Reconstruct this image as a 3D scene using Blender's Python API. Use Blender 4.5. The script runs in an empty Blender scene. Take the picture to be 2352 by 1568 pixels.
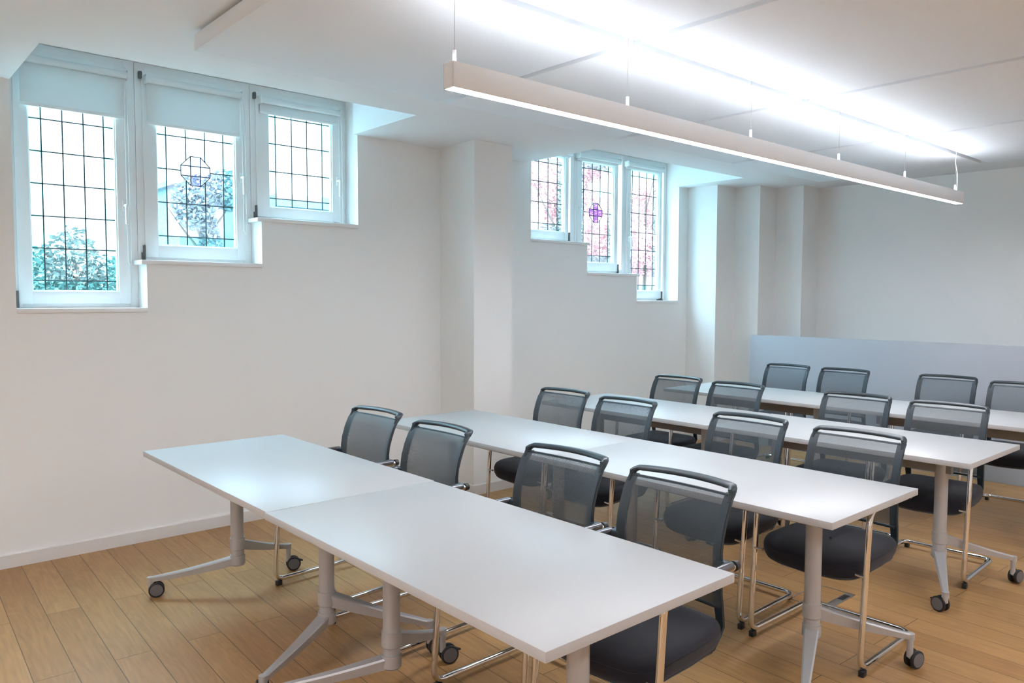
import bpy, bmesh, math, random
from mathutils import Vector, Matrix
random.seed(7)
S = bpy.context.scene
SKY0, SKY1 = 1.15, 12.5
COL = S.collection
PI = math.pi

# ------------------------------------------------------------------ materials
def nodemat(name):
    m = bpy.data.materials.new(name); m.use_nodes = True
    nt = m.node_tree
    return m, nt, nt.nodes['Principled BSDF']

def mat(name, col, rough=.5, metal=0., spec=.5, bump=0., bscale=200., var=0., vscale=8., coat=0., sheen=0., alpha_fabric=None):
    m, nt, b = nodemat(name)
    b.inputs['Base Color'].default_value = (*col, 1)
    b.inputs['Roughness'].default_value = rough
    b.inputs['Metallic'].default_value = metal
    b.inputs['Specular IOR Level'].default_value = spec
    b.inputs['Coat Weight'].default_value = coat
    b.inputs['Sheen Weight'].default_value = sheen
    tc = nt.nodes.new('ShaderNodeTexCoord')
    if var:
        n = nt.nodes.new('ShaderNodeTexNoise'); n.inputs['Scale'].default_value = vscale
        n.inputs['Detail'].default_value = 4
        nt.links.new(tc.outputs['Object'], n.inputs['Vector'])
        r = nt.nodes.new('ShaderNodeMapRange')
        r.inputs['To Min'].default_value = 1 - var; r.inputs['To Max'].default_value = 1 + var
        nt.links.new(n.outputs['Fac'], r.inputs['Value'])
        mx = nt.nodes.new('ShaderNodeVectorMath'); mx.operation = 'SCALE'
        mx.inputs[0].default_value = col
        nt.links.new(r.outputs['Result'], mx.inputs['Scale'])
        nt.links.new(mx.outputs['Vector'], b.inputs['Base Color'])
    if bump:
        n = nt.nodes.new('ShaderNodeTexNoise'); n.inputs['Scale'].default_value = bscale
        nt.links.new(tc.outputs['Object'], n.inputs['Vector'])
        bp = nt.nodes.new('ShaderNodeBump'); bp.inputs['Strength'].default_value = bump
        bp.inputs['Distance'].default_value = .002
        nt.links.new(n.outputs['Fac'], bp.inputs['Height'])
        nt.links.new(bp.outputs['Normal'], b.inputs['Normal'])
    return m

def emit(name, col, strength):
    m = bpy.data.materials.new(name); m.use_nodes = True
    nt = m.node_tree; nt.nodes.clear()
    o = nt.nodes.new('ShaderNodeOutputMaterial'); e = nt.nodes.new('ShaderNodeEmission')
    e.inputs['Color'].default_value = (*col, 1); e.inputs['Strength'].default_value = strength
    nt.links.new(e.outputs[0], o.inputs[0])
    return m

def glass(name, tint, gloss=.06, rough=.02, veil=0.0):
    m = bpy.data.materials.new(name); m.use_nodes = True
    nt = m.node_tree; nt.nodes.clear()
    o = nt.nodes.new('ShaderNodeOutputMaterial')
    t = nt.nodes.new('ShaderNodeBsdfTransparent')
    tc = nt.nodes.new('ShaderNodeTexCoord')
    n = nt.nodes.new('ShaderNodeTexNoise'); n.inputs['Scale'].default_value = 26; n.inputs['Detail'].default_value = 5
    n.inputs['Distortion'].default_value = 2.5
    nt.links.new(tc.outputs['Object'], n.inputs['Vector'])
    r = nt.nodes.new('ShaderNodeMapRange'); r.inputs['To Min'].default_value = .82; r.inputs['To Max'].default_value = 1.12
    nt.links.new(n.outputs['Fac'], r.inputs['Value'])
    v = nt.nodes.new('ShaderNodeVectorMath'); v.operation = 'SCALE'; v.inputs[0].default_value = tint
    nt.links.new(r.outputs['Result'], v.inputs['Scale'])
    nt.links.new(v.outputs['Vector'], t.inputs['Color'])
    g = nt.nodes.new('ShaderNodeBsdfGlossy'); g.inputs['Roughness'].default_value = rough
    bp = nt.nodes.new('ShaderNodeBump'); bp.inputs['Strength'].default_value = .3
    nt.links.new(n.outputs['Fac'], bp.inputs['Height']); nt.links.new(bp.outputs['Normal'], g.inputs['Normal'])
    mx = nt.nodes.new('ShaderNodeMixShader'); mx.inputs['Fac'].default_value = gloss
    nt.links.new(t.outputs[0], mx.inputs[1]); nt.links.new(g.outputs[0], mx.inputs[2])
    nt.links.new(mx.outputs[0], o.inputs['Surface'])
    return m

def mesh_fabric(name, col, open_=.38, weave=900.):
    """open net cloth: threads with see-through holes, averaged"""
    m = bpy.data.materials.new(name); m.use_nodes = True
    nt = m.node_tree; nt.nodes.clear()
    o = nt.nodes.new('ShaderNodeOutputMaterial')
    t = nt.nodes.new('ShaderNodeBsdfTransparent')
    d = nt.nodes.new('ShaderNodeBsdfPrincipled')
    d.inputs['Base Color'].default_value = (*col, 1); d.inputs['Roughness'].default_value = .55
    d.inputs['Sheen Weight'].default_value = .3
    tc = nt.nodes.new('ShaderNodeTexCoord')
    w = nt.nodes.new('ShaderNodeTexNoise'); w.inputs['Scale'].default_value = weave
    mp = nt.nodes.new('ShaderNodeMapping'); mp.inputs['Scale'].default_value = (.25, .25, 1)
    nt.links.new(tc.outputs['Object'], mp.inputs['Vector']); nt.links.new(mp.outputs[0], w.inputs['Vector'])
    r = nt.nodes.new('ShaderNodeMapRange'); r.inputs['To Min'].default_value = 1 - open_ - .12; r.inputs['To Max'].default_value = 1 - open_ + .12
    nt.links.new(w.outputs['Fac'], r.inputs['Value'])
    # holes close up as the net is seen at a slant (threads have thickness)
    lw = nt.nodes.new('ShaderNodeLayerWeight'); lw.inputs['Blend'].default_value = .5
    ma = nt.nodes.new('ShaderNodeMath'); ma.operation = 'MULTIPLY_ADD'; ma.use_clamp = True; ma.inputs[1].default_value = .65
    nt.links.new(lw.outputs['Facing'], ma.inputs[0]); nt.links.new(r.outputs['Result'], ma.inputs[2])
    mx = nt.nodes.new('ShaderNodeMixShader')
    nt.links.new(ma.outputs[0], mx.inputs['Fac'])
    nt.links.new(t.outputs[0], mx.inputs[1]); nt.links.new(d.outputs[0], mx.inputs[2])
    nt.links.new(mx.outputs[0], o.inputs['Surface'])
    return m

def blind_fabric(name):
    m = bpy.data.materials.new(name); m.use_nodes = True
    nt = m.node_tree; nt.nodes.clear()
    o = nt.nodes.new('ShaderNodeOutputMaterial')
    d = nt.nodes.new('ShaderNodeBsdfDiffuse'); d.inputs['Color'].default_value = (.78, .8, .8, 1)
    t = nt.nodes.new('ShaderNodeBsdfTranslucent'); t.inputs['Color'].default_value = (.7, .82, .84, 1)
    tc = nt.nodes.new('ShaderNodeTexCoord')
    n = nt.nodes.new('ShaderNodeTexNoise'); n.inputs['Scale'].default_value = 700
    nt.links.new(tc.outputs['Object'], n.inputs['Vector'])
    r = nt.nodes.new('ShaderNodeMapRange'); r.inputs['To Min'].default_value = .10; r.inputs['To Max'].default_value = .18
    nt.links.new(n.outputs['Fac'], r.inputs['Value'])
    mx = nt.nodes.new('ShaderNodeMixShader')
    nt.links.new(r.outputs['Result'], mx.inputs['Fac'])
    nt.links.new(d.outputs[0], mx.inputs[1]); nt.links.new(t.outputs[0], mx.inputs[2])
    nt.links.new(mx.outputs[0], o.inputs['Surface'])
    return m

def oak(name):
    m, nt, b = nodemat(name)
    L = nt.links.new
    tc = nt.nodes.new('ShaderNodeTexCoord')
    mp = nt.nodes.new('ShaderNodeMapping'); mp.inputs['Rotation'].default_value = (0, 0, .040)
    mp.inputs['Location'].default_value = (.35, .063, 0)
    L(tc.outputs['Object'], mp.inputs['Vector'])
    br = nt.nodes.new('ShaderNodeTexBrick')
    br.offset = .37; br.offset_frequency = 2
    br.inputs['Scale'].default_value = 1
    br.inputs['Mortar Size'].default_value = .0018; br.inputs['Mortar Smooth'].default_value = .1
    br.inputs['Brick Width'].default_value = 1.9; br.inputs['Row Height'].default_value = .1445
    br.inputs['Bias'].default_value = 0
    br.inputs['Color1'].default_value = (0, 0, 0, 1); br.inputs['Color2'].default_value = (1, 1, 1, 1)
    br.inputs['Mortar'].default_value = (.5, .5, .5, 1)
    L(mp.outputs[0], br.inputs['Vector'])
    cr = nt.nodes.new('ShaderNodeValToRGB')
    e = cr.color_ramp.elements
    e[0].position = 0; e[0].color = (.385, .208, .078, 1)
    e[1].position = 1; e[1].color = (.47, .267, .107, 1)
    k = cr.color_ramp.elements.new(.5); k.color = (.435, .244, .095, 1)
    L(br.outputs['Color'], cr.inputs['Fac'])
    # long grain, offset plank by plank
    off = nt.nodes.new('ShaderNodeVectorMath'); off.operation = 'MULTIPLY_ADD'
    off.inputs[1].default_value = (7, 3, 5); L(br.outputs['Color'], off.inputs[0]); L(mp.outputs[0], off.inputs[2])
    g = nt.nodes.new('ShaderNodeMapping'); g.inputs['Scale'].default_value = (1.6, 22, 1)
    L(off.outputs[0], g.inputs['Vector'])
    n = nt.nodes.new('ShaderNodeTexNoise'); n.inputs['Scale'].default_value = 3; n.inputs['Detail'].default_value = 7
    n.inputs['Distortion'].default_value = .4
    L(g.outputs[0], n.inputs['Vector'])
    # cathedral figure
    g2 = nt.nodes.new('ShaderNodeMapping'); g2.inputs['Scale'].default_value = (1.1, 6, 1)
    L(off.outputs[0], g2.inputs['Vector'])
    n2 = nt.nodes.new('ShaderNodeTexNoise'); n2.inputs['Scale'].default_value = 1.3; n2.inputs['Detail'].default_value = 1
    L(g2.outputs[0], n2.inputs['Vector'])
    mul = nt.nodes.new('ShaderNodeMath'); mul.operation = 'MULTIPLY'; mul.inputs[1].default_value = 90
    L(n2.outputs['Fac'], mul.inputs[0])
    sn = nt.nodes.new('ShaderNodeMath'); sn.operation = 'SINE'; L(mul.outputs[0], sn.inputs[0])
    s1 = nt.nodes.new('ShaderNodeMapRange'); s1.inputs['From Min'].default_value = -1
    s1.inputs['To Min'].default_value = .955; s1.inputs['To Max'].default_value = 1.02
    L(sn.outputs[0], s1.inputs['Value'])
    s2 = nt.nodes.new('ShaderNodeMapRange'); s2.inputs['From Min'].default_value = .3; s2.inputs['From Max'].default_value = .7
    s2.inputs['To Min'].default_value = .88; s2.inputs['To Max'].default_value = 1.1
    L(n.outputs['Fac'], s2.inputs['Value'])
    mm = nt.nodes.new('ShaderNodeMath'); mm.operation = 'MULTIPLY'; L(s1.outputs[0], mm.inputs[0]); L(s2.outputs[0], mm.inputs[1])
    # joints darker
    j = nt.nodes.new('ShaderNodeMapRange'); j.inputs['To Min'].default_value = 1; j.inputs['To Max'].default_value = .35
    L(br.outputs['Fac'], j.inputs['Value'])
    mj = nt.nodes.new('ShaderNodeMath'); mj.operation = 'MULTIPLY'; L(mm.outputs[0], mj.inputs[0]); L(j.outputs[0], mj.inputs[1])
    sc = nt.nodes.new('ShaderNodeVectorMath'); sc.operation = 'SCALE'
    L(cr.outputs['Color'], sc.inputs[0]); L(mj.outputs[0], sc.inputs['Scale'])
    L(sc.outputs[0], b.inputs['Base Color'])
    b.inputs['Roughness'].default_value = .42
    b.inputs['Specular IOR Level'].default_value = .4
    bp = nt.nodes.new('ShaderNodeBump'); bp.inputs['Strength'].default_value = .25; bp.inputs['Distance'].default_value = .001
    iv = nt.nodes.new('ShaderNodeMath'); iv.operation = 'SUBTRACT'; L(n.outputs['Fac'], iv.inputs[0]); L(br.outputs['Fac'], iv.inputs[1])
    L(iv.outputs[0], bp.inputs['Height']); L(bp.outputs['Normal'], b.inputs['Normal'])
    return m

M = {}
M['wall'] = mat('wall_paint', (.855, .86, .85), .85, spec=.2, bump=.15, bscale=350, var=.01, vscale=2)
M['ceil'] = mat('ceiling_paint', (.85, .88, .905), .9, spec=.15, bump=.1, bscale=300)
M['panel'] = mat('sail_paint', (.83, .88, .925), .9, spec=.15, bump=.1, bscale=400)
M['base'] = mat('baseboard_paint', (.74, .72, .70), .45, bump=.05)
M['floor'] = oak('oak_planks')
M['top'] = mat('white_laminate', (.435, .435, .435), .38, spec=.5, bump=.04, bscale=900)
M['edge'] = mat('laminate_edge', (.50, .49, .485), .45)
M['silver'] = mat('silver_lacquer', (.47, .46, .46), .42, metal=.3, bump=.03, bscale=700)
M['chrome'] = mat('chrome', (.80, .79, .77), .07, metal=1.)
M['black'] = mat('black_plastic', (.018, .020, .023), .38, bump=.05, bscale=500)
M['frame'] = mat('slate_plastic', (.024, .036, .045), .38, bump=.05, bscale=500)
M['pad'] = mat('armrest_plastic', (.20, .20, .22), .22, metal=.7)
M['mesh'] = mesh_fabric('back_net', (.042, .060, .075), .45)
M['seat'] = mat('seat_cloth', (.007, .0065, .014), .85, bump=.5, bscale=900, sheen=.12, var=.15, vscale=400)
M['tyre'] = mat('caster_tyre', (.012, .012, .014), .5)
M['disc'] = mat('caster_disc', (.14, .135, .14), .5)
M['pvc'] = mat('window_white', (.80, .81, .81), .35)
M['sill'] = mat('sill_white', (.82, .82, .82), .3)
M['gasket'] = mat('hinge_grey', (.12, .12, .115), .5)
M['lead'] = mat('lead_came', (.008, .02, .022), .5)
M['glass'] = glass('clear_glass', (.97, .99, 1.0), .035)
M['green'] = glass('green_glass', (.70, .95, .95), .05)
M['violet'] = glass('violet_glass', (.66, .54, .90), .05)
M['lilac'] = glass('lilac_glass', (.90, .86, 1.0), .05)
M['blind'] = blind_fabric('blind_cloth')
M['blindroll'] = mat('blind_roll', (.80, .82, .82), .6)
M['lampbody'] = mat('lamp_white', (.87, .90, .93), .5)
M['wire'] = mat('steel_wire', (.55, .55, .55), .35, metal=.8)
M['partition'] = mat('partition_grey', (.40, .42, .46), .7, bump=.1, bscale=600)
M['diff'] = emit('lamp_diffuser', (.91, .93, 1.0), 20)
M['up'] = emit('lamp_uplight', (.91, .93, 1.0), 6)
M['beam'] = mat('underframe_grey', (.22, .21, .205), .5)
M['steel'] = mat('brushed_steel', (.40, .36, .33), .4, metal=.8)
M['dark'] = mat('dark_void', (.02, .018, .018), .7)
M['leaf'] = mat('green_leaves', (.12, .175, .165), .7, var=.15, vscale=5)
M['leaf2'] = mat('grey_leaves', (.21, .235, .26), .7, var=.3, vscale=5)
M['redleaf'] = mat('red_leaves', (.50, .27, .275), .7, var=.3, vscale=5)
M['bark'] = mat('bark', (.16, .12, .10), .8, var=.3)
M['grass'] = mat('lawn', (.16, .19, .18), .9, var=.3, vscale=3)
M['render_'] = mat('pale_render', (.20, .19, .215), .9, var=.08)
M['brick'] = mat('pink_brick', (.30, .15, .145), .9, var=.2, vscale=12)
M['tile'] = mat('roof_tile', (.22, .18, .21), .8, var=.2)
M['conc'] = mat('concrete', (.4, .4, .4), .9)

# ------------------------------------------------------------------ mesh helpers
class MB:
    def __init__(s): s.bm = bmesh.new()
    def box(s, x0, x1, y0, y1, z0, z1, bev=0, mi=0, seg=2):
        r = bmesh.ops.create_cube(s.bm, size=1)
        for v in r['verts']:
            v.co = Vector((x0 + (v.co.x + .5) * (x1 - x0), y0 + (v.co.y + .5) * (y1 - y0), z0 + (v.co.z + .5) * (z1 - z0)))
        fs = set(f for v in r['verts'] for f in v.link_faces)
        for f in fs: f.material_index = mi
        if bev:
            es = list(set(e for v in r['verts'] for e in v.link_edges))
            b = bmesh.ops.bevel(s.bm, geom=es, offset=bev, segments=seg, profile=.5, affect='EDGES')
            for f in b['faces']: f.material_index = mi
        return s
    def quad(s, a, b, c, d, mi=0):
        f = s.bm.faces.new([s.bm.verts.new(p) for p in (a, b, c, d)]); f.material_index = mi
        return s
    def prism(s, pts, z0, z1, mi=0):
        """vertical extrusion of an xy outline"""
        lo = [s.bm.verts.new((x, y, z0)) for x, y in pts]; hi = [s.bm.verts.new((x, y, z1)) for x, y in pts]
        n = len(pts)
        fs = [s.bm.faces.new(lo[::-1]), s.bm.faces.new(hi)]
        for i in range(n): fs.append(s.bm.faces.new((lo[i], lo[(i + 1) % n], hi[(i + 1) % n], hi[i])))
        for f in fs: f.material_index = mi
        return s
    def cyl(s, a, b, r, r2=None, n=20, mi=0, smooth=True, cap=True):
        return s.sweep([a, b], [r, r if r2 is None else r2], n, mi, smooth, cap)
    def sweep(s, pts, rad, n=12, mi=0, smooth=True, cap=True, sx=1., up=None):
        pts = [Vector(p) for p in pts]
        if not isinstance(rad, (list, tuple)): rad = [rad] * len(pts)
        rings = []; N = None
        for i, p in enumerate(pts):
            if i == 0: t = pts[1] - p
            elif i == len(pts) - 1: t = p - pts[i - 1]
            else: t = (pts[i + 1] - p).normalized() + (p - pts[i - 1]).normalized()
            t.normalize()
            if N is None:
                N = Vector(up) if up else (Vector((0, 0, 1)) if abs(t.z) < .9 else Vector((1, 0, 0)))
            N = (N - t * N.dot(t)).normalized(); B = t.cross(N)
            rings.append([s.bm.verts.new(p + (B * math.cos(2 * PI * k / n) * sx + N * math.sin(2 * PI * k / n)) * rad[i]) for k in range(n)])
        for i in range(len(rings) - 1):
            for k in range(n):
                f = s.bm.faces.new((rings[i][k], rings[i][(k + 1) % n], rings[i + 1][(k + 1) % n], rings[i + 1][k]))
                f.material_index = mi; f.smooth = smooth
        if cap:
            for rg, rev in ((rings[0], True), (rings[-1], False)):
                f = s.bm.faces.new(rg[::-1] if rev else rg); f.material_index = mi
        return s
    def grid(s, P, mi=0, smooth=True, flip=False):
        V = [[s.bm.verts.new(p) for p in row] for row in P]
        for i in range(len(V) - 1):
            for j in range(len(V[0]) - 1):
                q = (V[i][j], V[i][j + 1], V[i + 1][j + 1], V[i + 1][j])
                f = s.bm.faces.new(q[::-1] if flip else q); f.smooth = smooth; f.material_index = mi
        return V
    def build(s, name, mats, parent=None, loc=None, rz=0):
        bmesh.ops.recalc_face_normals(s.bm, faces=s.bm.faces)
        me = bpy.data.meshes.new(name); s.bm.to_mesh(me); s.bm.free()
        for m in (mats if isinstance(mats, (list, tuple)) else [mats]): me.materials.append(M[m])
        me.set_sharp_from_angle(angle=.75)
        o = bpy.data.objects.new(name, me); COL.objects.link(o)
        if parent is not None: o.parent = parent
        if loc is not None: o.location = loc; o.rotation_euler.z = rz
        return o

def fillet(pts, r, n=6):
    pts = [Vector(p) for p in pts]; out = [pts[0]]
    for i in range(1, len(pts) - 1):
        a, p, b = pts[i - 1], pts[i], pts[i + 1]
        u = (a - p).normalized(); v = (b - p).normalized()
        d = min(r, (a - p).length * .45, (b - p).length * .45)
        A = p + u * d; B = p + v * d
        for k in range(n + 1):
            t = k / n
            out.append(A * (1 - t) ** 2 + p * 2 * t * (1 - t) + B * t * t)
    out.append(pts[-1]); return out

def tag(o, label, cat, group=None, kind=None):
    if label: o['label'] = label
    if cat: o['category'] = cat
    if group: o['group'] = group
    if kind: o['kind'] = kind
    return o
def struct(o): o['kind'] = 'structure'; return o
def empty(name, loc, rz=0):
    o = bpy.data.objects.new(name, None); COL.objects.link(o); o.location = loc; o.rotation_euler.z = rz
    o.empty_display_size = .1
    return o
def copy_tree(o, parent=None):
    c = o.copy(); COL.objects.link(c); c.parent = parent
    for ch in [k for k in bpy.data.objects if k.parent == o]: copy_tree(ch, c)
    return c
def cells(mb, A, B, solid, w0, w1, axes):
    """solid slab split in cells; axes = function (a,b,w)->xyz ; only outer faces are made"""
    n, m = len(A) - 1, len(B) - 1
    ok = [[solid((A[i] + A[i + 1]) / 2, (B[j] + B[j + 1]) / 2) for j in range(m)] for i in range(n)]
    g = lambda i, j: 0 <= i < n and 0 <= j < m and ok[i][j]
    for i in range(n):
        for j in range(m):
            if not ok[i][j]: continue
            a0, a1, b0, b1 = A[i], A[i + 1], B[j], B[j + 1]
            mb.quad(axes(a0, b0, w0), axes(a1, b0, w0), axes(a1, b1, w0), axes(a0, b1, w0))
            mb.quad(axes(a0, b0, w1), axes(a0, b1, w1), axes(a1, b1, w1), axes(a1, b0, w1))
            if not g(i - 1, j): mb.quad(axes(a0, b0, w0), axes(a0, b1, w0), axes(a0, b1, w1), axes(a0, b0, w1))
            if not g(i + 1, j): mb.quad(axes(a1, b0, w0), axes(a1, b0, w1), axes(a1, b1, w1), axes(a1, b1, w0))
            if not g(i, j - 1): mb.quad(axes(a0, b0, w0), axes(a0, b0, w1), axes(a1, b0, w1), axes(a1, b0, w0))
            if not g(i, j + 1): mb.quad(axes(a0, b1, w0), axes(a1, b1, w0), axes(a1, b1, w1), axes(a0, b1, w1))
    bmesh.ops.remove_doubles(mb.bm, verts=mb.bm.verts, dist=1e-5)

# ------------------------------------------------------------------ room shell
ZC = 2.673; HEAD = 2.94; YB = 7.70; XR = 7.6; YF = -5.4; WT = .30
OPEN = [(.535, 1.215, 1.432), (1.215, 1.943, 1.722), (1.943, 2.673, 2.028),
        (4.392, 5.115, 2.020), (5.115, 5.845, 1.743), (5.845, 6.522, 1.478)]
NOTCH = [(.535, 2.673 - .03), (4.33, 6.50)]
ys = sorted(set([YF, YB + .3] + [v for o in OPEN for v in o[:2]]))
zs = sorted(set([-.1, HEAD, 3.15] + [o[2] for o in OPEN]))
mb = MB()
cells(mb, ys, zs, lambda y, z: not any(o[0] < y < o[1] and o[2] < z < HEAD for o in OPEN), 0, -WT, lambda a, b, w: (w, a, b))
struct(mb.build('wall_left', 'wall'))
# ceiling with the two window notches cut up into it
mb = MB()
NX = .80
xs = [0, NX, XR]; yn = [YF, .535, 2.64, 4.33, 6.48, YB]
cells(mb, xs, yn, lambda x, y: not (x < NX and (.535 < y < 2.64 or 4.33 < y < 6.48)), ZC, 3.0, lambda a, b, w: (a, b, w))
mb.box(0, XR, YF, YB, 3.0, 3.15)
struct(mb.build('ceiling', 'ceil'))
struct(MB().box(-.30, XR + .3, YF - .3, YB + .3, -.1, 0).build('floor', 'floor'))
struct(MB().box(0, XR + .3, YB, YB + .3, 0, 3.15).build('wall_back', 'wall'))
struct(MB().box(XR, XR + .3, YF, YB, 0, 3.15).build('wall_right', 'wall'))
struct(MB().box(-.3, XR + .3, YF - .3, YF, 0, 3.15).build('wall_front', 'wall'))
# pilaster between the windows and the stepped corner at the back
struct(MB().prism([(0, 3.412), (.45, 3.395), (.45, 3.775), (0, 3.775)], 0, ZC).build('wall_pilaster', 'wall'))
struct(MB().prism([(0, 6.68), (.363, 6.68), (.363, 7.028), (.647, 7.028), (.647, 7.365), (.944, 7.365), (.944, YB), (0, YB)], 0, ZC).build('wall_stepped', 'wall'))

def baseboard(name, path, h=.078, t=.014):
    """profile swept along a polyline of (x,y), offset to the right-hand room side"""
    P = [Vector((x, y, 0)) for x, y in path]; n = len(P); N = []
    for i in range(n - 1):
        d = (P[i + 1] - P[i]).normalized(); N.append(Vector((d.y, -d.x, 0)))
    prof = [(0, 0), (t, 0), (t, h - .006), (t - .006, h), (0, h)]
    mb = MB(); rows = []
    for i in range(n):
        if i == 0: o = N[0]
        elif i == n - 1: o = N[-1]
        else: o = (N[i - 1] + N[i]); o = o / (1 + N[i - 1].dot(N[i]))
        rows.append([P[i] + o * a + Vector((0, 0, b)) for a, b in prof])
    mb.grid(rows, smooth=False)
    return struct(mb.build(name, 'base'))
baseboard('baseboard_left', [(0, YF), (0, 3.412), (.45, 3.395), (.45, 3.775), (0, 3.775), (0, 6.68), (.363, 6.68), (.363, 7.028), (.647, 7.028), (.647, 7.365), (.944, 7.365), (.944, YB), (XR, YB)])

# ------------------------------------------------------------------ windows
XF = -.157      # room side face of the sashes
def ring(mb, y0, y1, z0, z1, w, x0, x1, bev=.003, wb=None, wt=None):
    wb = wb or w; wt = wt or w
    mb.box(x0, x1, y0, y0 + w, z0, z1, bev); mb.box(x0, x1, y1 - w, y1, z0, z1, bev)
    mb.box(x0, x1, y0 + w - .001, y1 - w + .001, z0, z0 + wb, bev); mb.box(x0, x1, y0 + w - .001, y1 - w + .001, z1 - wt, z1, bev)

def octagon(cy, cz, r):
    a = r * .34
    return [(cy - a, cz + r), (cy + a, cz + r), (cy + r, cz + a), (cy + r, cz - a), (cy + a, cz - r), (cy - a, cz - r), (cy - r, cz - a), (cy - r, cz + a)]

def window(n, op, sash, gl, vs, hs, hinge, rose=None, rose_mat='lilac', over=None):
    y0, y1, zs0 = op; s0, s1 = sash; g0, g1, gz0, gz1 = gl
    w = empty('window_%d' % n, (XF, (y0 + y1) / 2, zs0)); struct(w)
    def B(mb, name, mats, par=w):
        o = mb.build(name, mats); o.parent = par
        base = w if par is w else par
        off = Vector(w.location)
        if par is w: o.data.transform(Matrix.Translation(-off))
        else: o.data.transform(Matrix.Translation(-off))
        return o
    mb = MB()
    ring(mb, y0 + .001, y1 - .001, zs0 + .001, HEAD - .001, s0 - y0 + .02 if s0 - y0 < .06 else .055, XF - .085, XF - .012, .002, wb=.045, wt=.06)
    B(mb, 'window_frame', 'pvc')
    # sash with glazing bead
    mb = MB()
    sz0 = zs0 + .024; sz1 = HEAD - .045
    wl = max(.04, g0 - .008 - s0); wr = max(.04, s1 - g1 + .0); wbt = gz0 - sz0
    x0, x1 = XF - .055, XF
    mb.box(x0, x1, s0, s0 + wl, sz0, sz1, .004); mb.box(x0, x1, s1 - wr, s1, sz0, sz1, .004)
    mb.box(x0, x1, s0 + wl - .002, s1 - wr + .002, sz0, sz0 + wbt, .004); mb.box(x0, x1, s0 + wl - .002, s1 - wr + .002, gz1, sz1, .004)
    sa = B(mb, 'sash', 'pvc')
    # bead
    mb = MB(); ring(mb, s0 + wl - .001, s1 - wr + .001, sz0 + wbt - .001, gz1 + .001, .007, XF - .045, XF - .012, .002)
    B(mb, 'glazing_bead', 'pvc', sa)
    # glass: panes of a leaded light in one sheet
    xg = XF - .040; t = .003
    mb = MB()
    yy = [s0 + wl - .002] + vs + [s1 - wr + .002]; zz = [gz0 - .004] + hs + [gz1 + .004]
    for i in range(len(yy) - 1):
        for j in range(len(zz) - 1):
            border = i == 0 or i == len(yy) - 2 or j == 0 or j == len(zz) - 2
            mb.box(xg - t, xg, yy[i], yy[i + 1], zz[j], zz[j + 1], 0, 1 if border else 0)
    B(mb, 'leaded_pane', ['glass', 'green'], sa)
    # lead cames
    mb = MB(); lw = .0040
    def bar(ya, za, yb, zb, h=lw):
        mb.sweep([(xg + .001, ya, za), (xg + .001, yb, zb)], h, 6)
    R = .094
    for v in vs:
        if rose and abs(v - rose[0]) < R:
            d = (R * 1.34 - abs(v - rose[0])) if abs(v - rose[0]) > R * .34 else R
            bar(v, zz[0], v, rose[1] - d); bar(v, rose[1] + d, v, zz[-1])
        else: bar(v, zz[0], v, zz[-1])
    for h in hs:
        if rose and abs(h - rose[1]) < R:
            bar(yy[0], h, rose[0] - R, h); bar(rose[0] + R, h, yy[-1], h)
        else: bar(yy[0], h, yy[-1], h)
        for v in vs:
            if not (rose and abs(h - rose[1]) < R and abs(v - rose[0]) < R):
                mb.cyl((xg, v, h), (xg + .003, v, h), .0055, n=8)
    if rose:
        oc = octagon(rose[0], rose[1], R); a = R * .34
        for k in range(8): bar(*oc[k], *oc[(k + 1) % 8], .0030)
        for sg in (-1, 1):
            bar(rose[0] + sg * a, rose[1] - R, rose[0] + sg * a, rose[1] + R, .0036)
            bar(rose[0] - R, rose[1] + sg * a, rose[0] + R, rose[1] + sg * a, .0036)
    B(mb, 'lead_grid', 'lead', sa)
    if rose:
        mb = MB(); a = R * .34
        for (ya, yb, za, zb) in ((-a, a, -R, R), (-R, -a, -a, a), (a, R, -a, a)):
            mb.box(xg + .001, xg + .003, rose[0] + ya, rose[0] + yb, rose[1] + za, rose[1] + zb)
        B(mb, 'cross_inlay', rose_mat, sa)['label'] = 'lilac cross of coloured glass inside an octagon of lead'
    # handle: rosette plate and drop lever
    hy = (g1 + s1) / 2 + .008 if hinge == 'left' else (s0 + g0) / 2 - .012
    hz = {1: 2.055, 2: 2.30, 3: 2.35, 4: 2.42, 5: 2.34, 6: 2.12}[n]
    mb = MB(); mb.box(XF, XF + .010, hy - .013, hy + .013, hz - .035, hz + .035, .004)
    mb.sweep(fillet([(XF + .008, hy, hz), (XF + .045, hy, hz), (XF + .045, hy, hz - .115)], .018), .0095, 12)
    B(mb, 'handle', 'pvc', sa)
    # corner hinge
    hyy = s0 - .012 if hinge == 'left' else s1 + .001
    mb = MB(); mb.box(XF - .012, XF + .012, hyy, hyy + .011, sz0 - .010, sz0 + .075, .002)
    mb.box(XF - .010, XF + .004, hyy - .010 if hinge == 'left' else hyy, hyy + .012 if hinge == 'left' else hyy + .020, sz0 - .018, sz0 + .030, .002)
    mb.cyl((XF + .002, hyy + .005, sz0 - .02), (XF + .002, hyy + .005, sz0 + .012), .008)
    B(mb, 'hinge', 'gasket')
    mb = MB(); mb.box(XF - .010, XF + .016, hyy - .008, hyy + .012, sz1 - .055, sz1 - .01, .005)
    B(mb, 'hinge', 'gasket')
    # sill board, its nose past the wall face and past the step
    a0, a1 = (y0 + .0 if n in (1, 4) else y0), y1
    if over == 'left': a0 = y0 - .032
    if over == 'right': a1 = y1 + .032
    mb = MB(); mb.box(XF - .02, .010, a0, a1 - .001, zs0 - .026, zs0 + .001, .003)
    B(mb, 'window_sill', 'sill')
    return w
GT = 2.815
window(1, OPEN[0], (.572, 1.166), (.650, 1.100, 1.531, GT), [.713, .822, .933, 1.042], [1.593, 1.78, 1.966, 2.152, 2.337, 2.522, 2.707], 'left')
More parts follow.
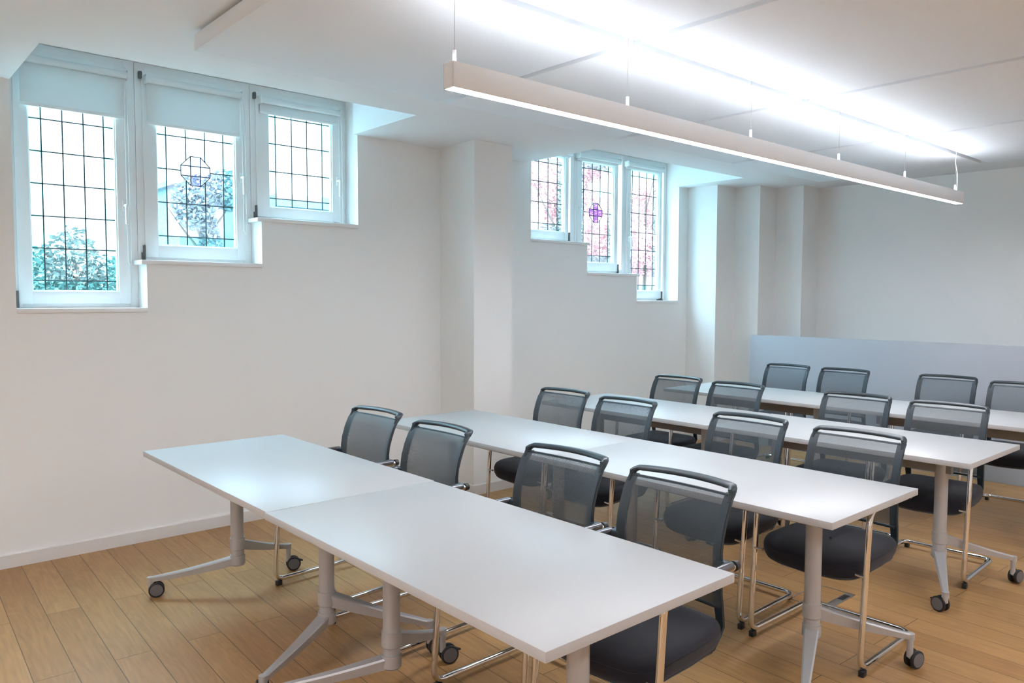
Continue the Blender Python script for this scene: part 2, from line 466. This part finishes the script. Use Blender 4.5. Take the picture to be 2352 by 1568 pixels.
window(2, OPEN[1], (1.256, 1.895), (1.343, 1.838, 1.826, GT), [1.403, 1.525, 1.647, 1.767], [1.888, 2.101, 2.314, 2.526, 2.738], 'left', (1.586, 2.316), over='left')
window(3, OPEN[2], (1.981, 2.614), (2.080, 2.555, 2.124, GT), [2.136, 2.256, 2.373, 2.492], [2.189, 2.374, 2.565, 2.75], 'left', over='left')
window(4, OPEN[3], (4.430, 5.022), (4.505, 4.975, 2.119, GT), [4.555, 4.664, 4.786, 4.905], [2.189, 2.38, 2.568, 2.745], 'right', over='right')
window(5, OPEN[4], (5.140, 5.728), (5.210, 5.675, 1.848, GT), [5.265, 5.387, 5.5, 5.620], [1.917, 2.13, 2.337, 2.548, 2.755], 'right', (5.441, 2.337), 'violet', over='right')
window(6, OPEN[5], (5.868, 6.440), (5.935, 6.395, 1.580, GT), [5.99, 6.103, 6.218, 6.335], [1.638, 1.81, 1.999, 2.182, 2.379, 2.57, 2.755], 'right')

# roller blinds
def blind(y0, y1, zbot, label, chain=None, zroll=2.835):
    xb = -.118
    o = empty('roller_blind', (xb, (y0 + y1) / 2, zroll)); off = -Vector(o.location)
    tag(o, label, 'roller blind', 'white roller blinds on the window heads')
    def B(mb, name, m):
        k = mb.build(name, m); k.data.transform(Matrix.Translation(off)); k.parent = o; return k
    mb = MB(); mb.cyl((xb, y0, zroll), (xb, y1, zroll), .021, n=24); B(mb, 'roll', 'blind')
    for yy in (y0 - .006, y1):
        mb = MB(); mb.box(xb - .038, xb + .022, yy, yy + .006, zroll - .027, zroll + .027, .006)
        mb.cyl((xb, yy - .002, zroll), (xb, yy + .008, zroll), .012); B(mb, 'end_bracket', 'blindroll')
    if zbot < zroll - .04:
        mb = MB(); mb.box(xb - .0215, xb - .0195, y0 + .004, y1 - .004, zbot, zroll, 0); B(mb, 'blind_cloth', 'blind')
        mb = MB(); mb.box(xb - .026, xb - .015, y0 + .004, y1 - .004, zbot - .016, zbot + .003, .003); B(mb, 'bottom_bar', 'blindroll')
    else:
        mb = MB(); mb.box(xb - .026, xb - .010, y0 + .004, y1 - .004, zroll - .045, zroll - .018, .004); B(mb, 'bottom_bar', 'blindroll')
    if chain:
        cy, cz = chain
        pts = [(xb + .012, y1 - .003, zroll), (xb + .018, cy, zroll - .10), (xb + .018, cy + .004, cz + .05), (xb + .014, cy, cz), (xb + .004, cy - .012, cz + .02), (xb - .006, cy - .010, zroll - .1), (xb - .008, y1 - .003, zroll)]
        mb = MB(); mb.sweep(fillet(pts, .03), .0018, 6); B(mb, 'pull_chain', 'blindroll')
    return o
blind(.600, 1.160, 2.592, 'white roller blind lowered a quarter over the tallest window at far left', (1.155, 1.69))
blind(1.272, 1.865, 2.582, 'white roller blind lowered farthest, over the window with the clear octagon cross', (1.880, 1.92))
blind(2.000, 2.590, 2.765, 'short white roller blind over the smallest window of the left group', (2.602, 2.0))
blind(4.455, 5.010, 2.83, 'rolled-up white blind on the window beside the pilaster, mostly behind the ceiling edge', None, 2.85)
blind(5.120, 5.700, 2.83, 'rolled-up white blind above the window with the purple cross', None, 2.85)
blind(5.825, 6.400, 2.83, 'rolled-up white blind above the lowest-reaching window of the right group', None, 2.85)

# small dark clip lying on the last sill
mb = MB(); mb.box(-.11, -.085, 6.30, 6.385, 1.4795, 1.491, .003); mb.box(-.105, -.09, 6.33, 6.36, 1.491, 1.498, .002)
o = mb.build('window_latch', 'dark'); tag(o, 'small dark latch lying on the lowest sill of the right window group', 'latch')

# ------------------------------------------------------------------ ceiling sails
SZ = 2.586; ST = .070
colx = [(1.450, 2.797), (2.843, 4.22)]
rowy = [(1.01, 2.345), (2.388, 3.790), (3.835, 5.20), (5.245, 6.70)]
pos = [['front left suspended ceiling panel, its outer corner showing above the left windows', 'ceiling panel left of the lamp, behind the front left corner panel', 'ceiling panel left of the lamp, third from the front', 'ceiling panel left of the lamp, nearest the back wall'],
       ['front right suspended ceiling panel at the top of the picture', 'brightly lit ceiling panel right of the lamp, second from the front', 'ceiling panel right of the lamp, third from the front', 'ceiling panel right of the lamp, nearest the back wall']]
for c, (xa, xb) in enumerate(colx):
    for r, (ya, yb) in enumerate(rowy):
        o = empty('ceiling_panel', ((xa + xb) / 2, (ya + yb) / 2, SZ)); tag(o, pos[c][r], 'ceiling panel', 'white suspended ceiling panels')
        hx, hy = (xb - xa) / 2, (yb - ya) / 2
        MB().box(-hx, hx, -hy, hy, 0, ST, .002).build('panel', 'panel', o)
        for sx in (-1, 1):
            for sy in (-1, 1):
                MB().cyl((sx * (hx - .15), sy * (hy - .15), ST), (sx * (hx - .15), sy * (hy - .15), ZC - SZ), .008, n=10).build('hanger', 'gasket', o)

# ------------------------------------------------------------------ pendant lamp
LX = 2.82; LZ = 2.222; LH = .088; LW = .056; LY0 = 1.384; LY1 = 6.19
WY = [1.41, 2.33, 3.29, 4.24, 5.18, 6.09]
def lamp():
    o = empty('pendant_lamp', (LX, (LY0 + LY1) / 2, LZ)); hy = (LY1 - LY0) / 2; hx = LW / 2
    mb = MB(); t = .004
    mb.box(-hx, -hx + t, -hy, hy, 0, LH, .0008); mb.box(hx - t, hx, -hy, hy, 0, LH, .0008)
    mb.box(-hx, hx, -hy, -hy + t, 0, LH, .0008); mb.box(-hx, hx, hy - t, hy, 0, LH, .0008)
    mb.box(-hx + t, hx - t, -hy + t, hy - t, .03, .055)
    mb.build('housing', 'lampbody', o)
    MB().box(-hx + t, hx - t, -hy + t, hy - t, .001, .012).build('diffuser', 'diff', o)['label'] = 'glowing white light strip'
    MB().box(-hx + t, hx - t, -hy + t, hy - t, LH - .02, LH - .008).build('uplight', 'up', o)
    for y in WY:
        yy = y - (LY0 + LY1) / 2
        MB().cyl((0, yy, LH - .01), (0, yy, LH + .045), .0065, n=12).build('wire_gripper', 'lampbody', o)
        MB().cyl((0, yy, LH + .04), (0, yy, ZC - LZ), .0011, n=6).build('suspension_wire', 'wire', o)
    yy = WY[-1] - (LY0 + LY1) / 2
    pts = [(0, yy + .035, LH - .01), (0, yy + .04, LH + .06), (0.004, yy + .022, LH + .14), (0, yy - .012, LH + .21), (0, yy + .002, LH + .27), (0, yy, ZC - LZ)]
    mb = MB(); mb.sweep(fillet(pts, .05), .003, 8); mb.build('power_cable', 'lampbody', o)
    return o
lp = lamp(); tag(lp, 'long white linear pendant lamp hanging over the table rows', 'pendant lamp')
l2 = copy_tree(lp); l2.location.x += 2.83  # added copy out of view, lifts the overall light level
tag(l2, 'unseen second pendant lamp added for light, parallel to the first beyond the right picture edge', 'pendant lamp')
l3 = copy_tree(lp); l3.location.y -= 6.3  # unseen lamp added to brighten the front and left of the room
tag(l3, 'added unseen pendant lamp brightening the front of the room, in line with the visible one', 'pendant lamp')
l4 = copy_tree(l2); l4.location.y -= 6.3  # another added lamp out of view, more light from the front right
tag(l4, 'fourth pendant lamp, added unseen behind the viewer to brighten the front right', 'pendant lamp')

# ------------------------------------------------------------------ tables
TL = 1.4325; TD = .730; TH = .74; TT = .026
def make_table():
    t = empty('folding_table', (0, 0, 0)); t['category'] = 'table'; t['group'] = 'white training tables on casters'
    mb = MB(); hx, hy = TL / 2, TD / 2
    mb.box(-hx, hx, -hy, hy, TH - TT, TH, .0015)
    mb.bm.faces.ensure_lookup_table()
    for f in mb.bm.faces:
        if abs(f.normal.z) < .5: f.material_index = 1
    mb.build('tabletop', ['top', 'edge'], t)
    mb = MB(); mb.box(-hx + .20, hx - .20, -.020, .020, TH - TT - .110, TH - TT - .0005, .003)
    for s in (-1, 1):
        mb.box(s * (hx - .249) - .022, s * (hx - .249) + .022, -.13, .13, TH - TT - .032, TH - TT - .0005, .004)
    mb.build('underframe', 'beam', t)
    for s in (-1, 1):
        px = s * (hx - .249)
        lg = MB()
        lg.cyl((px, 0, .158), (px, 0, TH - TT - .02), .0315, n=32)
        lo = lg.build('leg', 'silver', t)
        ends = ((s * (.155 if s > 0 else .245), -.345, .105, .160, .205, 'lower'), (s * (.245 if s > 0 else .155), .345, .150, .236, .292, 'upper'))
        for ex, ey, ez, c0, c1, nm in ends:
            d = Vector((ex, ey, 0)).normalized(); n = Vector((-d.y, d.x, 0)); Ln = math.hypot(ex, ey)
            mb = MB()
            # collar round the post
            mb.cyl((px, 0, c0), (px, 0, c1), .0365, n=32)
            mb.cyl((px, 0, c0 - .008), (px, 0, c0), .030, .0365, n=32)
            # tapering cast arm: bevelled box section lofted outwards
            rows = []
            K = 9
            for k in range(K + 1):
                u = k / K; c = Vector((px, 0, 0)) + d * (Ln * u)
                wt = (.030 * (1 - u) + .014 * u); wb = wt * .8
                top = c1 * (1 - u) + ez * u - .002; hh = (c1 - c0) * (1 - u) + .024 * u
                top -= .006 * math.sin(PI * u)
                bot = top - hh
                P = [c + n * wt + Vector((0, 0, top - .006)), c + n * (wt - .006) + Vector((0, 0, top)), c - n * (wt - .006) + Vector((0, 0, top)), c - n * wt + Vector((0, 0, top - .006)),
                     c - n * wb + Vector((0, 0, bot)), c + n * wb + Vector((0, 0, bot))]
                rows.append(P + [P[0]])
            V = mb.grid(rows, smooth=False)
            f = mb.bm.faces.new(V[-1][:6][::-1])
            # rounded nose carrying the caster stem
            e = Vector((px + ex, ey, 0))
            mb.cyl(e + Vector((0, 0, ez - .030)), e + Vector((0, 0, ez - .002)), .0165, n=20)
            mb.build('foot_arm', 'silver', lo)
            # caster
            ca = MB(); e2 = e
            ca.cyl(e + Vector((0, 0, .050)), e + Vector((0, 0, ez - .02)), .0125, n=16)
            tr = (Vector((-.95, .30, 0)) if (s > 0 and ey < 0) else Vector((.28, .96, 0))).normalized()
            ax = Vector((-tr.y, tr.x, 0)); wc = e + tr * .026 + Vector((0, 0, .0375))
            ca.sweep([e + Vector((0, 0, .06)), e + tr * .006 + Vector((0, 0, .05)), wc + Vector((0, 0, -.002))], [.0135, .012, .006], 12)
            co = ca.build('caster', 'silver', t)
            wh = MB()
            for q in (-1, 1):
                a, b = wc + ax * (q * .007), wc + ax * (q * .022)
                m_ = wc + ax * (q * .0145)
                wh.sweep([a, a + ax * q * .003, b - ax * q * .003, b], [.033, .0372, .0372, .0335], 36)
                wh.sweep([b - ax * q * .001, b + ax * q * .0015], [.030, .029], 32, mi=1)
            wh.sweep([wc - ax * .009, wc + ax * .009], .009, 12)
            if (s < 0 and ey > 0) or (s > 0 and ey < 0):
                bp_ = wc + tr * .036 + Vector((0, 0, .012))
                wh.sweep([wc + tr * .02 + Vector((0, 0, .02)), bp_, bp_ + tr * .016 - Vector((0, 0, .004))], [.008, .007, .004], 8)
            wh.build('wheel', ['tyre', 'disc'], co)
    return t
X0 = .9565; LT = 2.8675
TR = [(.899, 0), (2.3004, -.0507), (3.695, -.077), (5.0606, -.0052)]
names = ['front row', 'second row', 'third row', 'back row']
tproto = make_table(); first = True
for r, (ty, dx) in enumerate(TR):
    for c in (0, 1):
        o = tproto if first else copy_tree(tproto); first = False
        xx = X0 + dx + TL / 2 + c * (LT - TL)
        oy = {(2, 1): .012, (0, 1): -.006, (3, 1): .0}.get((r, c), 0)
        o.location = (xx, ty + TD / 2 + oy, 0)
        o['label'] = 'white wheeled folding table, %s half of the %s of tables' % ('left, window-side' if c == 0 else 'right, room-side', names[r])

# ------------------------------------------------------------------ chairs
PZ = [(.30, .090), (.385, .115), (.42, .150), (.45, .168), (.50, .158), (.56, .141), (.62, .132), (.69, .130), (.74, .137), (.795, .154), (.850, .180), (.905, .232), (.95, .27)]
def prof(z):
    for (a, ya), (b, yb) in zip(PZ, PZ[1:]):
        if z <= b:
            t = (z - a) / (b - a); t = t * t * (3 - 2 * t) * .35 + t * .65
            return ya + (yb - ya) * t
    return PZ[-1][1]
def hw(z): return .212 - .012 * max(0, (.62 - z) / .2) - .004 * max(0, (z - .85) / .05)
def bpt(u, z, dy=0, k=.020):
    bow = k * (1 - u * u) * min(1, max(0, (z - .44) / .12))
    return Vector((u * hw(z), prof(z) + bow + dy, z))
def make_chair():
    c = empty('meeting_chair', (0, 0, 0)); c['category'] = 'chair'; c['group'] = 'grey mesh-back chairs behind the tables'
    # cantilever tube, one closed-at-the-back sled with arms
    fx = .243
    path = [(.244, .162, .662), (.246, -.205, .664), (.243, -.250, .034), (.238, .262, .034), (-.238, .262, .034), (-.243, -.250, .034), (-.246, -.205, .664), (-.244, .162, .662)]
    mb = MB(); mb.sweep(fillet(path, .055, 8), .0126, 16)
    for s in (-1, 1):
        mb.cyl((s * .243, -.232, .402), (s * .205, -.225, .402), .006, n=12)
        mb.cyl((s * .245, .150, .662), (s * .222, .150, .660), .008, n=12)
    mb.build('tube_frame', 'chrome', c)
    # seat cushion
    def outline(k, n=44):
        a = 2 * PI * k / n; cs, sn = math.cos(a), math.sin(a); e = 2 / 6.5
        x = math.copysign(abs(cs) ** e, cs); y = math.copysign(abs(sn) ** e, sn)
        return x, y
    def seat_pt(s_, k, dz, n=44):
        x, y = outline(k, n); x *= s_; y *= s_
        Y = -.022 + y * .206 - (.030 * (1 - x * x) if y < 0 else 0) * abs(y)
        X = x * (.232 if y < 0 else .232 - .014 * y)
        z = .470
        f = max(0, (-Y - .10) / .15); z -= .034 * f * f
        z += -.008 * (1 - x * x) * max(0, 1 - y * y)
        z += .012 * max(0, (Y - .05) / .12) ** 2
        return Vector((X, Y, z + dz))
    n = 44; mb = MB()
    prf = [(.02, 0), (.3, 0), (.6, 0), (.82, -.002), (.93, -.006), (.975, -.012), (.992, -.020), (.985, -.0225), (1.0, -.026), (1.0, -.050), (.97, -.066), (.90, -.072), (.5, -.074), (.02, -.074)]
    rows = [[seat_pt(s_, k % n, dz) for k in range(n + 1)] for s_, dz in prf]
    mb.grid(rows); bmesh.ops.remove_doubles(mb.bm, verts=mb.bm.verts, dist=1e-4)
    mb.build('seat', 'seat', c)
    mb = MB(); prf = [(.93, -.060), (.955, -.074), (.90, -.086), (.5, -.090), (.02, -.090)]
    mb.grid([[seat_pt(s_, k % n, dz) for k in range(n + 1)] for s_, dz in prf])
    mb.build('seat_shell', 'black', c)
    # back frame: two flat side posts, slim bars above and below the net
    mb = MB()
    for s in (-1, 1):
        zz = [.385, .40, .42, .45, .48, .52, .56, .60, .65, .70, .74, .78, .82, .845, .862, .876]
        rows = []
        for z in zz:
            w = .155 if z > .50 else .135
            yo = bpt(s, z).y
            A, B_ = bpt(s, z, .004), bpt(s * (1 - w), z, .004)
            C_, D_ = bpt(s * (1 - w), z, .013), bpt(s, z, .017)
            E_ = bpt(s, z, .010) + Vector((s * .004, 0, 0))
            rows.append([A, B_, C_, D_, E_, A])
        V = mb.grid(rows)
        mb.bm.faces.new(V[0][:5]); mb.bm.faces.new(V[-1][:5][::-1])
        # lug to the arm
        mb.box(min(s * .200, s * .242), max(s * .200, s * .242), .130, .160, .646, .678, .006)
    U = [-.97 + 1.94 * k / 16 for k in range(17)]
    mb.sweep([bpt(u, .872, .004, .014) for u in U], .0050, 8)
    mb.sweep([bpt(u * .97, .515, .006) for u in U], .0070, 8)
    # bracket under the seat
    for s in (-1, 1):
        mb.sweep([(s * .186, .118, .388), (s * .180, .05, .382), (s * .170, -.06, .380)], [.014, .013, .010], 10, sx=1.2)
    mb.build('back_frame', 'frame', c)
    # carrying rail over the lens-shaped slot
    mb = MB(); pts = []
    K = [(-.955, .850), (-.960, .872), (-.962, .884), (-.945, .890), (-.90, .895)] + [(-.82 + 1.64 * k / 30, .895 + .002 * (1 - (-1 + 2 * k / 30) ** 2)) for k in range(31)] + [(.90, .895), (.945, .890), (.962, .884), (.960, .872), (.955, .850)]
    for u, z in K: pts.append(bpt(u, z, .008, .037))
    n_ = len(pts)
    mb.sweep(pts, [.0075, .0095, .010, .010, .010] + [.0112] * (n_ - 10) + [.010, .010, .010, .0095, .0075], 16, up=(0, -.5, 1), sx=1.0)
    # flatten into a broad lip: widen front to back where the rail runs across
    for v in mb.bm.verts:
        a_ = min(1, max(0, (v.co.z - .875) / .015))
        ux = v.co.x / .205; cy = bpt(max(-1, min(1, ux)), .902, .008, .042).y
        v.co.y = cy + (v.co.y - cy) * (1 + .95 * a_) if a_ > 0 else v.co.y
    mb.build('top_rail', 'frame', c)
    # stretched net
    mb = MB(); zz = [.517 + (.872 - .517) * k / 14 for k in range(15)]
    U = [-.995 + 1.99 * k / 16 for k in range(17)]
    F_ = mb.grid([[bpt(u, z, .0015, .020 - .010 * max(0, (z - .80) / .066)) for u in U] for z in zz])
    mb.build('back_net', 'mesh', c)
    # arm pads with end caps
    for s in (-1, 1):
        mb = MB(); rows = []
        mb.sweep([(s * .246, -.150, .668), (s * .246, -.142, .6695), (s * .244, .138, .6685), (s * .244, .144, .667)], [.009, .0150, .0150, .0135], 16, sx=1.0)
        p = mb.build('armrest', 'pad', c)
        mb = MB(); mb.cyl((s * .244, .158, .663), (s * .244, .176, .663), .0165, .0155, n=20)
        mb.build('end_cap', 'black', p)
    for (gx, gy) in ((.245, -.228), (-.245, -.228), (.215, .262), (-.215, .262)):
        mb = MB(); mb.box(gx - .011, gx + .011, gy - .016, gy + .016, 0, .026, .003)
        mb.build('glide', 'black', c)
    return c
CH = [[(1.455, 1.715, .06), (2.078, 1.682, .03), (2.878, 1.700, .03), (3.428, 1.700, .02)],
      [(1.462, 3.130, .02), (2.032, 3.085, .03), (2.860, 3.055, .01), (3.428, 3.028, .00)],
      [(1.422, 4.410, .02), (1.968, 4.350, -.02), (2.808, 4.400, .04), (3.350, 4.368, .03)],
      [(1.405, 6.070, -.02), (1.945, 6.050, .00), (2.740, 6.112, .02), (3.284, 5.970, .00)]]
CL = [['nearest the window wall', 'second from the window wall', 'third from the window wall', 'nearest the camera'],
      ['closest to the pilaster', 'second from the window wall', 'third from the window wall', 'at the room-side end'],
      ['nearest the window wall', 'second from the window wall', 'third from the window wall', 'at the room-side end'],
      ['nearest the window wall', 'second from the window wall', 'third from the window wall', 'cut by the picture edge']]
cproto = make_chair(); first = True
for r, row in enumerate(CH):
    for k, (x, y, a) in enumerate(row):
        o = cproto if first else copy_tree(cproto); first = False
        o.location = (x, y, 0); o.rotation_euler.z = a
        o['label'] = 'grey mesh-back chair at the %s of tables, %s' % (names[r], CL[r][k])

# ------------------------------------------------------------------ low partition, floor box
o = MB().box(0, 5.2, 0, .045, 0, 1.128, .003).build('partition_screen', 'partition', None, (.640, 6.905, 0))
tag(o, 'low blue-grey partition panel standing across the room behind the back row', 'partition')
o = empty('floor_box', (3.17, 3.47, 0)); tag(o, 'floor socket box with steel rim let into the oak floor under a chair', 'floor box')
mb = MB()
for (a, b, c, d) in ((-.10, -.092, -.15, .15), (.055, .10, -.15, .15), (-.10, .10, -.15, -.142), (-.10, .10, .142, .15)): mb.box(a, b, c, d, .0, .0025, .0005)
mb.build('rim', 'steel', o)
MB().box(-.091, .054, -.141, .141, 0, .0015).build('lid', 'floor', o)
MB().box(.063, .092, .03, .11, .0025, .0035).build('cable_outlet', 'dark', o)

# ------------------------------------------------------------------ outside
GZ = 1.15
struct(MB().box(-60, -WT - .01, -40, 60, GZ - .5, GZ).build('ground', 'grass'))
def crown(mb, c, rad, n, size, mi=0):
    for _ in range(n):
        while True:
            p = Vector((random.uniform(-1, 1), random.uniform(-1, 1), random.uniform(-1, 1)))
            if .25 < p.length < 1: break
        p = Vector((p.x * rad[0], p.y * rad[1], p.z * rad[2])) + Vector(c)
        a = Vector((random.uniform(-1, 1), random.uniform(-1, 1), random.uniform(-.6, .6))).normalized() * size * random.uniform(.6, 1.4)
        b = a.orthogonal().normalized() * a.length * .45
        V = [mb.bm.verts.new(q) for q in (p - a, p - b, p + a, p + b)]
        f = mb.bm.faces.new(V); f.material_index = mi
def tree(name, base, h, blobs, leaf, label, cat, group=None, n=900, size=.09, trunk=.08):
    t = empty(name, base); tag(t, label, cat, group)
    mb = MB()
    mb.sweep([(0, 0, 0), (.03, .02, h * .3), (-.02, .04, h * .62)], [trunk, trunk * .75, trunk * .4], 10)
    for k in range(7):
        a = k * 2.4; z = h * (.28 + .05 * k); r = h * .22
        mb.sweep([(0, 0, z), (math.cos(a) * r * .5, math.sin(a) * r * .5, z + r * .6), (math.cos(a) * r, math.sin(a) * r, z + r * 1.3)], [trunk * .4, trunk * .25, trunk * .1], 6)
    mb.build('trunk', 'bark', t)
    mb = MB()
    for (c, rad) in blobs: crown(mb, c, rad, int(n / len(blobs)), size)
    mb.build('foliage', leaf, t)
    return t
tree('bush', (-4.7, 1.82, GZ), 1.2, [((0, -.30, .45), (.30, .26, .46)), ((0, -.02, .62), (.32, .30, .52)), ((.05, .34, .40), (.3, .25, .42)), ((0, 0, .2), (.3, .55, .35))], 'leaf', 'round green bush outside the tallest window at far left', 'bush', n=5200, size=.035, trunk=.03)
# pale house beyond the middle window
h = empty('garden_house', (-14, 6.9, GZ)); tag(h, 'pale house seen through the window with the octagon cross', 'house')
MB().box(-3, 0, -.85, 1.0, 0, 3.0).build('wall', 'render_', h)
mb = MB(); mb.prism([(-3.2, -.95), (.2, -.95), (.2, 1.1), (-3.2, 1.1)], 3.0, 3.12); mb.build('roof', 'tile', h)
tree('garden_tree', (-12.8, 6.1, GZ), 3.6, [((.3, -.25, 2.4), (.5, .45, .6)), ((.3, .7, 2.75), (.5, .75, .5)), ((.3, .1, 1.2), (.4, .22, 1.0))], 'leaf2', 'grey-green tree in front of the pale house', 'tree', n=4200, size=.07)
h = empty('garden_shed', (-13, 7.75, GZ)); tag(h, 'low grey building with tiled roof behind the smallest left window', 'house')
MB().box(-3, 0, 0.35, 1.75, 0, 2.55).build('wall', 'render_', h)
mb = MB(); mb.prism([(-3.1, .25), (.15, .25), (.15, 1.85), (-3.1, 1.85)], 2.55, 2.85); mb.build('roof', 'tile', h)
h = empty('brick_house', (-8.5, 14.6, GZ)); tag(h, 'red brick house beyond the right window group', 'house')
MB().box(-4, 0, -2.9, 2.6, 0, 1.75).build('wall', 'brick', h)
mb = MB()
for P in (((.3, -3.2, 1.7), (.3, 2.9, 1.7), (-2, 2.9, 3.0), (-2, -3.2, 3.0)), ((-4.3, -3.2, 1.7), (-4.3, 2.9, 1.7), (-2, 2.9, 3.0), (-2, -3.2, 3.0))):
    mb.bm.faces.new([mb.bm.verts.new(p) for p in P])
mb.build('roof', 'brick', h)
tree('maple_tree', (-5.6, 10.3, GZ), 4.2, [((0, -.3, 2.7), (.7, .8, .7)), ((0, .4, 1.9), (.7, .6, .7)), ((0, .7, 3.1), (.6, .6, .5))], 'redleaf', 'red-leaved tree seen through the windows beside the pilaster', 'tree', n=9000, size=.045, trunk=.05)
tree('maple_tree', (-5.6, 12.9, GZ), 4.0, [((0, -.9, 1.6), (.7, .5, .8)), ((0, .6, 2.4), (.7, .8, .6)), ((0, .2, 1.3), (.6, .9, .5))], 'redleaf', 'red-leaved tree seen through the lowest-reaching right window', 'tree', n=9500, size=.045, trunk=.05)

# ------------------------------------------------------------------ world, camera
w = bpy.data.worlds.new('sky'); S.world = w; w.use_nodes = True
nt = w.node_tree; bg = nt.nodes['Background']
# overcast sky: brighter overhead than at the horizon
tc = nt.nodes.new('ShaderNodeTexCoord'); sp = nt.nodes.new('ShaderNodeSeparateXYZ')
nt.links.new(tc.outputs['Generated'], sp.inputs[0])
mr = nt.nodes.new('ShaderNodeMapRange'); mr.inputs['From Min'].default_value = .25; mr.inputs['From Max'].default_value = 1
mr.inputs['To Min'].default_value = SKY0; mr.inputs['To Max'].default_value = SKY1
nt.links.new(sp.outputs['Z'], mr.inputs['Value'])
nt.links.new(mr.outputs['Result'], bg.inputs['Strength'])
bg.inputs['Color'].default_value = (.58, .83, 1.0, 1)

cd = bpy.data.cameras.new('camera'); cam = bpy.data.objects.new('camera', cd); COL.objects.link(cam); S.camera = cam
yaw, pit, rol, F = .8465, -.0568, .0038, 1773.67
f = Vector((-math.sin(yaw) * math.cos(pit), math.cos(yaw) * math.cos(pit), math.sin(pit)))
r = Vector((math.cos(yaw), math.sin(yaw), 0)); u = r.cross(f)
r, u = r * math.cos(rol) + u * math.sin(rol), -r * math.sin(rol) + u * math.cos(rol)
m = Matrix((r, u, -f)).transposed().to_4x4(); m.translation = Vector((4.991, -.24, 1.5034))
cam.matrix_world = m
cd.sensor_width = 36; cd.sensor_fit = 'HORIZONTAL'; cd.lens = F / 2352 * 36; cd.clip_start = .05; cd.clip_end = 200

S.view_settings.view_transform = 'Standard'; S.view_settings.look = 'None'
S.view_settings.gamma = 1; S.view_settings.use_curve_mapping = False
S.view_settings.exposure = 2.11
S.cycles.max_bounces = 10; S.cycles.diffuse_bounces = 6; S.cycles.transparent_max_bounces = 24
